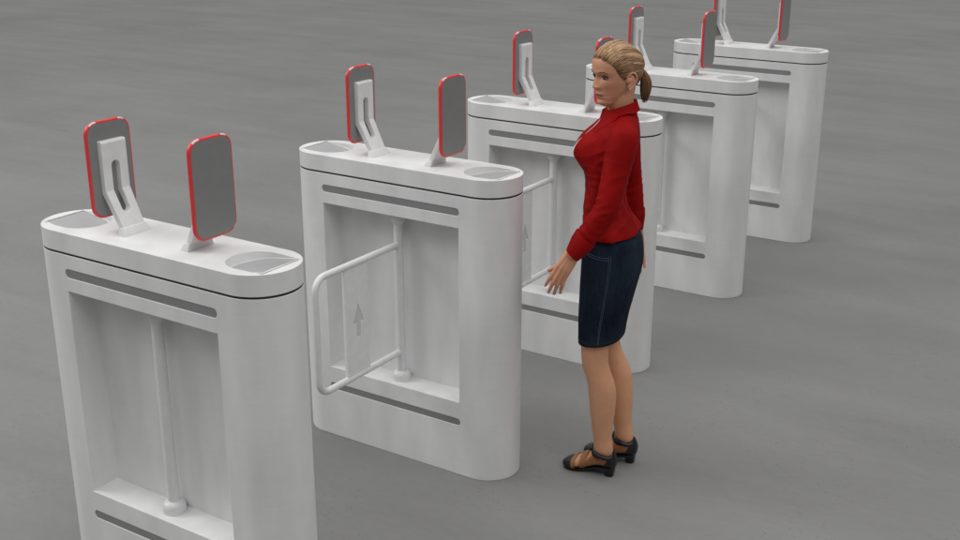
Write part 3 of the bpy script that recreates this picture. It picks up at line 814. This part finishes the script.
# ---- eyes, lashes, brows, ear stud
for sg in (1, -1):
    ec = on_head(sg*0.031, 0.108)+Vector((-0.0095, 0, 0))
    def eb(an0, lat0, rad, name, mat, parent, ahead=0.0):
        m = MB(); rr = []
        for i in range(13):
            ph = R(2+an0*i/12); rr.append([ec+Vector((math.cos(ph), math.sin(ph)*math.cos(2*math.pi*j/24), math.sin(ph)*math.sin(2*math.pi*j/24)))*rad for j in range(24)])
        m.loft([[HM @ p for p in r] for r in rr]); return m.build(name, mat, parent, sharp=180)
    e = eb(110, 0, 0.0130, 'eye', M['eye'], body)
    eb(31, 0, 0.01325, 'iris', M['iris'], e)
    lm = MB()
    for pts, w in (([(-0.0150, -0.0015), (-0.010, 0.0042), (-0.003, 0.0070), (0.005, 0.0070), (0.011, 0.0038), (0.0165, -0.0005), (0.0195, 0.0010)], (0.0006, 0.0016, 0.0021, 0.0024, 0.0024, 0.0018, 0.0005)),
                   ([(-0.0140, -0.0022), (-0.007, -0.0050), (0.002, -0.0060), (0.010, -0.0042), (0.0155, -0.0010)], (0.0005, 0.0008, 0.0009, 0.0011, 0.0010))):
        lm.tube([HM @ (on_head(sg*(0.031+a), 0.108+b, 0.0).lerp(ec+Vector((0.0128, sg*a, b)), 0.55)) for a, b in pts], w, 8)
    lm.build('eyelashes', M['lash'], e, sharp=180)
    bw = MB()
    bw.tube([HM @ on_head(sg*y, z, 0.0004) for y, z in ((0.0145, 0.1225), (0.021, 0.1255), (0.029, 0.1283), (0.037, 0.1290), (0.044, 0.1262), (0.049, 0.1228))], (0.0010, 0.0016, 0.0017, 0.0015, 0.0011, 0.0004), 8)
    bw.build('eyebrow', M['brow'], body, sharp=180)
es = MB(); c = HM @ Vector((-0.003, 0.0795, 0.0675)); es.tube([c, c+Vector((0, 0.004, 0))], 0.0026, 12, round_ends=True)
es.build('ear_stud', M['metal'], body, sharp=180)

# ---- hair: strands drawn back over the skull into a tied tail
rng = random.Random(7)
HC = Vector((0.008, 0, 0.118))
def dirv(az, el): return Vector((math.cos(el)*math.cos(az), math.cos(el)*math.sin(az), math.sin(el)))
HLINE = {0: (36,), 18: (35,), 34: (30,), 46: (25,), 56: (16,), 66: (2,), 76: (-10,), 84: (-14,), 92: (6,), 104: (6,), 116: (-14,), 130: (-30,), 150: (-38,), 180: (-40,)}
def hairline(azd): return R(float(interp(HLINE, abs(azd))[0]))
def scalp(d, lift):
    h = HB_tree.ray_cast(HC, d)
    r = h[3] if h[0] is not None else 0.08
    return HC+d*(r+lift)
DT = dirv(math.pi, R(-1))
TIE = scalp(DT, 0.014)
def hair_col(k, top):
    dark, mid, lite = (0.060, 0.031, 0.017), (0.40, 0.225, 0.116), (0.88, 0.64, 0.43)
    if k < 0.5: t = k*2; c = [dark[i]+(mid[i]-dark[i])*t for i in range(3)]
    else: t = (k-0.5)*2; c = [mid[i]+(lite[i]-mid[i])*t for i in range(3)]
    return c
hv = MB(); hcol = []
def strand(pts, r0, col, n=5):
    b = len(hv.v); N = len(pts)
    hv.tube(pts, [r0*min(1, 0.25+2.2*i/(N-1), 0.35+1.6*(1-i/(N-1))) for i in range(N)], n)
    hcol.extend([col]*(len(hv.v)-b))
def scalp_path(azd, el0, lift0, jig):
    d0 = dirv(R(azd), el0); sg = 1 if azd >= 0 else -1
    f = max(0, 1-abs(azd)/75)
    dm = ((d0+DT)*0.5+Vector((-0.05, sg*0.34*(1-f)+jig*0.12, 0.85*f+0.18))).normalized()
    if abs(azd) > 100: dm = ((d0+DT)*0.5+Vector((-0.35, sg*0.10, -0.05))).normalized()
    P = []; N = 16
    for i in range(N+1):
        t = i/N; d = (d0*(1-t)**2+dm*2*t*(1-t)+DT*t*t).normalized()
        lift = 0.0002+lift0*(0.06+0.94*math.sin(math.pi*min(1, t*3.0+0.03)*0.5))
        P.append(scalp(d, lift))
    P[-1] = TIE+Vector((0.002, jig*0.006, rng.uniform(-0.006, 0.006)))
    return P
# close-fitting under-layer
for k in range(3800):
    azd = rng.uniform(-180, 180)
    rowk = rng.random()**1.3
    el0 = hairline(azd)+R(rng.uniform(-2.2, 1.5)); el0 = el0+(R(78)-el0)*rowk*0.55
    top = math.sin(el0)
    clump = 0.5+0.5*math.sin(azd*0.31+2.3*math.sin(azd*0.07)+rowk*9)
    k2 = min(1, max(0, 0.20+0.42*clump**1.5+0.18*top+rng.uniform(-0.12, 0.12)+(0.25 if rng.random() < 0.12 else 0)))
    if abs(azd) > 60 and rowk < 0.15: k2 *= 0.55
    if abs(azd) <= 60 and rowk < 0.06: k2 *= 0.75
    pts = scalp_path(azd, el0, 0.0040+0.0075*rowk+rng.uniform(0, 0.0014), rng.uniform(-1, 1))
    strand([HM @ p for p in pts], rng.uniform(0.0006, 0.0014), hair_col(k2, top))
# dark scalp cap below the strands
rings = []
NA = 96
for i in range(22):
    ring = []
    for j in range(NA):
        azd = -180+360*j/NA; e0 = hairline(azd)+R(3); e = e0+(R(89)-e0)*i/21
        ring.append(HM @ scalp(dirv(R(azd), e), 0.0006+0.0012*min(1, i/4)))
    rings.append(ring)
b0 = len(hv.v); hv.loft(rings); hcol.extend([(0.20, 0.112, 0.058)]*(len(hv.v)-b0))
# tail
tieW = HM @ TIE
for k in range(480):
    a = rng.uniform(0, 2*math.pi); r = rng.random()**0.5
    ca, sa = math.cos(a)*r, math.sin(a)*r
    L = rng.uniform(0.66, 1.08)
    st0 = tieW+Vector((0.010, sa*0.008, ca*0.008))
    P = []
    for i in range(15):
        t = i/14*L
        back = -0.003-0.024*math.sin(min(1, t*1.7)*math.pi/2)+0.007*t
        wid = 0.0070+0.0135*math.sin(math.pi*min(1, 0.05+t*0.80))
        if t > 0.8: wid *= 1-0.15*(t-0.8)/0.24
        P.append(Vector((st0.x*0+tieW.x+back+ca*wid, tieW.y+sa*wid*0.9+0.004*t, tieW.z+0.004-0.114*t**1.10+0.003*math.cos(a)*(1-t))))
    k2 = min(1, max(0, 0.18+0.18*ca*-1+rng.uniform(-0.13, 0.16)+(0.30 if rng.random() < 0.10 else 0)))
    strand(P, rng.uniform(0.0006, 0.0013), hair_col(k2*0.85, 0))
hm = hv.mesh(fix=False)
ca_ = hm.color_attributes.new('tint', 'FLOAT_COLOR', 'POINT')
ca_.data.foreach_set('color', np.concatenate([np.array(hcol), np.ones((len(hcol), 1))], 1).astype(np.float32).ravel())
hair = link('hair', hm, M['hair'], woman, sharp=180)
tm = MB(); rr = []
axd = (tieW-HM @ HC).normalized(); u = axd.orthogonal().normalized(); w = axd.cross(u)
for i in range(24):
    a = 2*math.pi*i/24; rr.append(tieW+axd*0.001+(u*math.cos(a)+w*math.sin(a))*0.0130)
tm.tube(rr+[rr[0]], 0.0050, 10); tm.build('hair_tie', M['tie'], hair, sharp=180)

# ---- shoes
for F in FEET:
    sh = MB(); NT2, NAN = 76, 60
    ts = [FL*(0.5-0.5*math.cos(math.pi*i/(NT2-1)))*0.6+FL*0.4*i/(NT2-1) for i in range(NT2)]
    def side_z(an): return math.sin(an)           # -1 sole, 1 instep
    V = {}; off = 0.0030
    def sp(i, j, o):
        e_ = Vector((math.cos(F[1]), math.sin(F[1]), 0))
        return foot_pt(F, ts[i], 2*math.pi*j/NAN, o)+e_*(0.003*(max(0, ts[i]-FL+0.03)/0.03)**2-0.003*(max(0, 0.02-ts[i])/0.02)**2)
    def kind(t, an):
        s = math.sin(an)
        if s < -0.75: return 0
        if t > FL-0.036: return 0                                  # toe cap
        if t > FL-0.054: return 1                                  # brown band behind it
        if t > FL-0.072: return 0 if s < -0.35 else None           # bare strip
        if t > 0.117-0.012*max(0, s): return 1                     # brown vamp
        if t < 0.024-0.030*s or (t < 0.05 and s > 0.38): return 0        # heel counter
        if t < 0.080 and 0.38 < s < 0.86: return 0                 # ankle strap
        if s < 0.42-max(0, t-0.08)*8: return 1 if s > -0.5 else 0  # side panels
        return None
    idx = {}
    verts = []; faces = []; mats = []
    def vid(i, j):
        j %= NAN
        if (i, j) not in idx: idx[(i, j)] = len(verts); verts.append(sp(i, j, off))
        return idx[(i, j)]
    for i in range(NT2-1):
        for j in range(NAN):
            k = kind((ts[i]+ts[i+1])/2, 2*math.pi*(j+0.5)/NAN)
            if k is None: continue
            faces.append((vid(i, j), vid(i+1, j), vid(i+1, j+1), vid(i, j+1))); mats.append(k)
    faces.append(tuple(vid(NT2-1, j) for j in range(NAN))); mats.append(0)
    faces.append(tuple(vid(0, j) for j in range(NAN))[::-1]); mats.append(0)
    me = mesh(verts, faces); me.polygons.foreach_set('material_index', mats)
    shoe = link('shoe', me, [M['black'], M['brown']], woman, sharp=70)
    md = shoe.modifiers.new('thick', 'SOLIDIFY'); md.thickness = 0.0022; md.offset = 1
    # sole and block heel
    so = MB(); rings = []
    for t in np.linspace(-0.004, FL+0.005, 40):
        zb, zt, w = interp(FT, max(0, min(FL, t))); w = max(w*0.92, 0.006)+0.002
        e = Vector((math.cos(F[1]), math.sin(F[1]), 0)); sd = Vector((-math.sin(F[1]), math.cos(F[1]), 0))
        base_ = foot_pt(F, max(0, min(FL, t)), -math.pi/2); base_ = Vector((base_.x, base_.y, 0))+e*(t-max(0, min(FL, t)))
        z1 = zb+0.002; z0 = max(0.0, zb-0.0075)
        rings.append([base_+sd*-w+Vector((0, 0, z0)), base_+sd*w+Vector((0, 0, z0)), base_+sd*w+Vector((0, 0, z1)), base_+sd*-w+Vector((0, 0, z1))])
    so.loft(rings); so.build('sole', M['black'], shoe, sharp=50)
    he = MB(); e = Vector((math.cos(F[1]), math.sin(F[1]), 0)); sd = Vector((-math.sin(F[1]), math.cos(F[1]), 0)); o0 = Vector((F[0][0], F[0][1], 0))
    rings = []
    for z, a, b, w in ((0.0, 0.001, 0.034, 0.0195), (0.004, 0.0005, 0.0345, 0.0195), (0.018, -0.0015, 0.037, 0.021), (0.030, -0.003, 0.044, 0.0240), (0.040, -0.003, 0.054, 0.0265)):
        ring = []
        for j in range(28):
            t = 2*math.pi*j/28; c, s = math.cos(t), math.sin(t)
            ring.append(o0+e*((a+b)/2+(b-a)/2*math.copysign(abs(c)**0.55, c))+sd*(w*math.copysign(abs(s)**0.75, s)-0.002*(1 if F[0][1] > 0 else -1))+Vector((0, 0, z)))
        rings.append(ring)
    he.loft(rings); he.build('heel', M['black'], shoe, sharp=50)
    # strap up the instep with a bow
    stp = MB()
    for k in range(1):
        p0 = foot_pt(F, 0.110, math.pi/2, 0.004); p1 = foot_pt(F, 0.094, math.pi/2, 0.006); p2 = foot_pt(F, 0.078, math.pi/2, 0.012)
        stp.tube([p0, p1, p2], [0.006, 0.006, 0.006], 12, round_ends=True)
        ar = []
        for j in range(33):
            a = R(-150+300*j/32)
            zc = 0.113+0.010*math.cos(a)*0.2
            T = LEG_N if F is FEET[0] else LEG_F
            x, y, aa, bb = interp(T, 0.106); c, s = math.cos(a), math.sin(a)
            ar.append(Vector((x+(aa+0.003)*c*math.cos(R(-14))-(bb+0.003)*s*math.sin(R(-14)), y+(aa+0.003)*c*math.sin(R(-14))+(bb+0.003)*s*math.cos(R(-14)), 0.106-0.010*abs(s)-0.014*(c < 0)*abs(c))))
        band = []
        for p in ar:
            cen = Vector((interp(LEG_N if F is FEET[0] else LEG_F, 0.106)[0], interp(LEG_N if F is FEET[0] else LEG_F, 0.106)[1], p.z))
            o_ = (p-cen).normalized(); fr_ = max(0, o_.dot(e)); h_ = 0.0065+0.006*fr_; kk = 0.0025
            band.append([p+o_*0.0035+Vector((0, 0, h_)), p+o_*(0.005+kk)+Vector((0, 0, h_*0.7)), p+o_*(0.006+kk)-Vector((0, 0, h_*0.5)), p+o_*(0.004+kk)-Vector((0, 0, h_*1.2)), p-o_*0.004-Vector((0, 0, h_*1.2)), p-o_*0.004+Vector((0, 0, h_))])
        stp.loft(band)
        kx = ar[16]+Vector((0.004, 0, 0.004))
        for sg in (1, -1):
            stp.tube([kx, kx+sd*sg*0.008+Vector((0.003, 0, 0.008)), kx+sd*sg*0.015+Vector((0.002, 0, 0.006)), kx+sd*sg*0.013+Vector((0.002, 0, -0.003)), kx], [0.003, 0.0035, 0.0035, 0.0035, 0.003], 8, round_ends=True)
        stp.tube([kx+Vector((-0.002, 0, 0)), kx+Vector((0.006, 0, 0))], 0.005, 10, round_ends=True)
    stp.build('instep_strap', M['black'], shoe, sharp=60)
    # buckle on the outer side
    sgn = 1 if F[0][1] > 0 else -1
    ctr = foot_pt(F, 0.036, 0.35 if sgn > 0 else math.pi-0.35, 0.0085)
    bk = MB(); ring = []
    for j in range(25):
        a = 2*math.pi*j/24; ring.append(ctr+e*0.0085*math.cos(a)+Vector((0, 0, 0.0075*math.sin(a))))
    bk.tube(ring, 0.0014, 8); bk.tube([ctr-e*0.0085, ctr+e*0.0085], 0.0011, 8)
    bk.build('buckle', M['metal'], shoe, sharp=180)
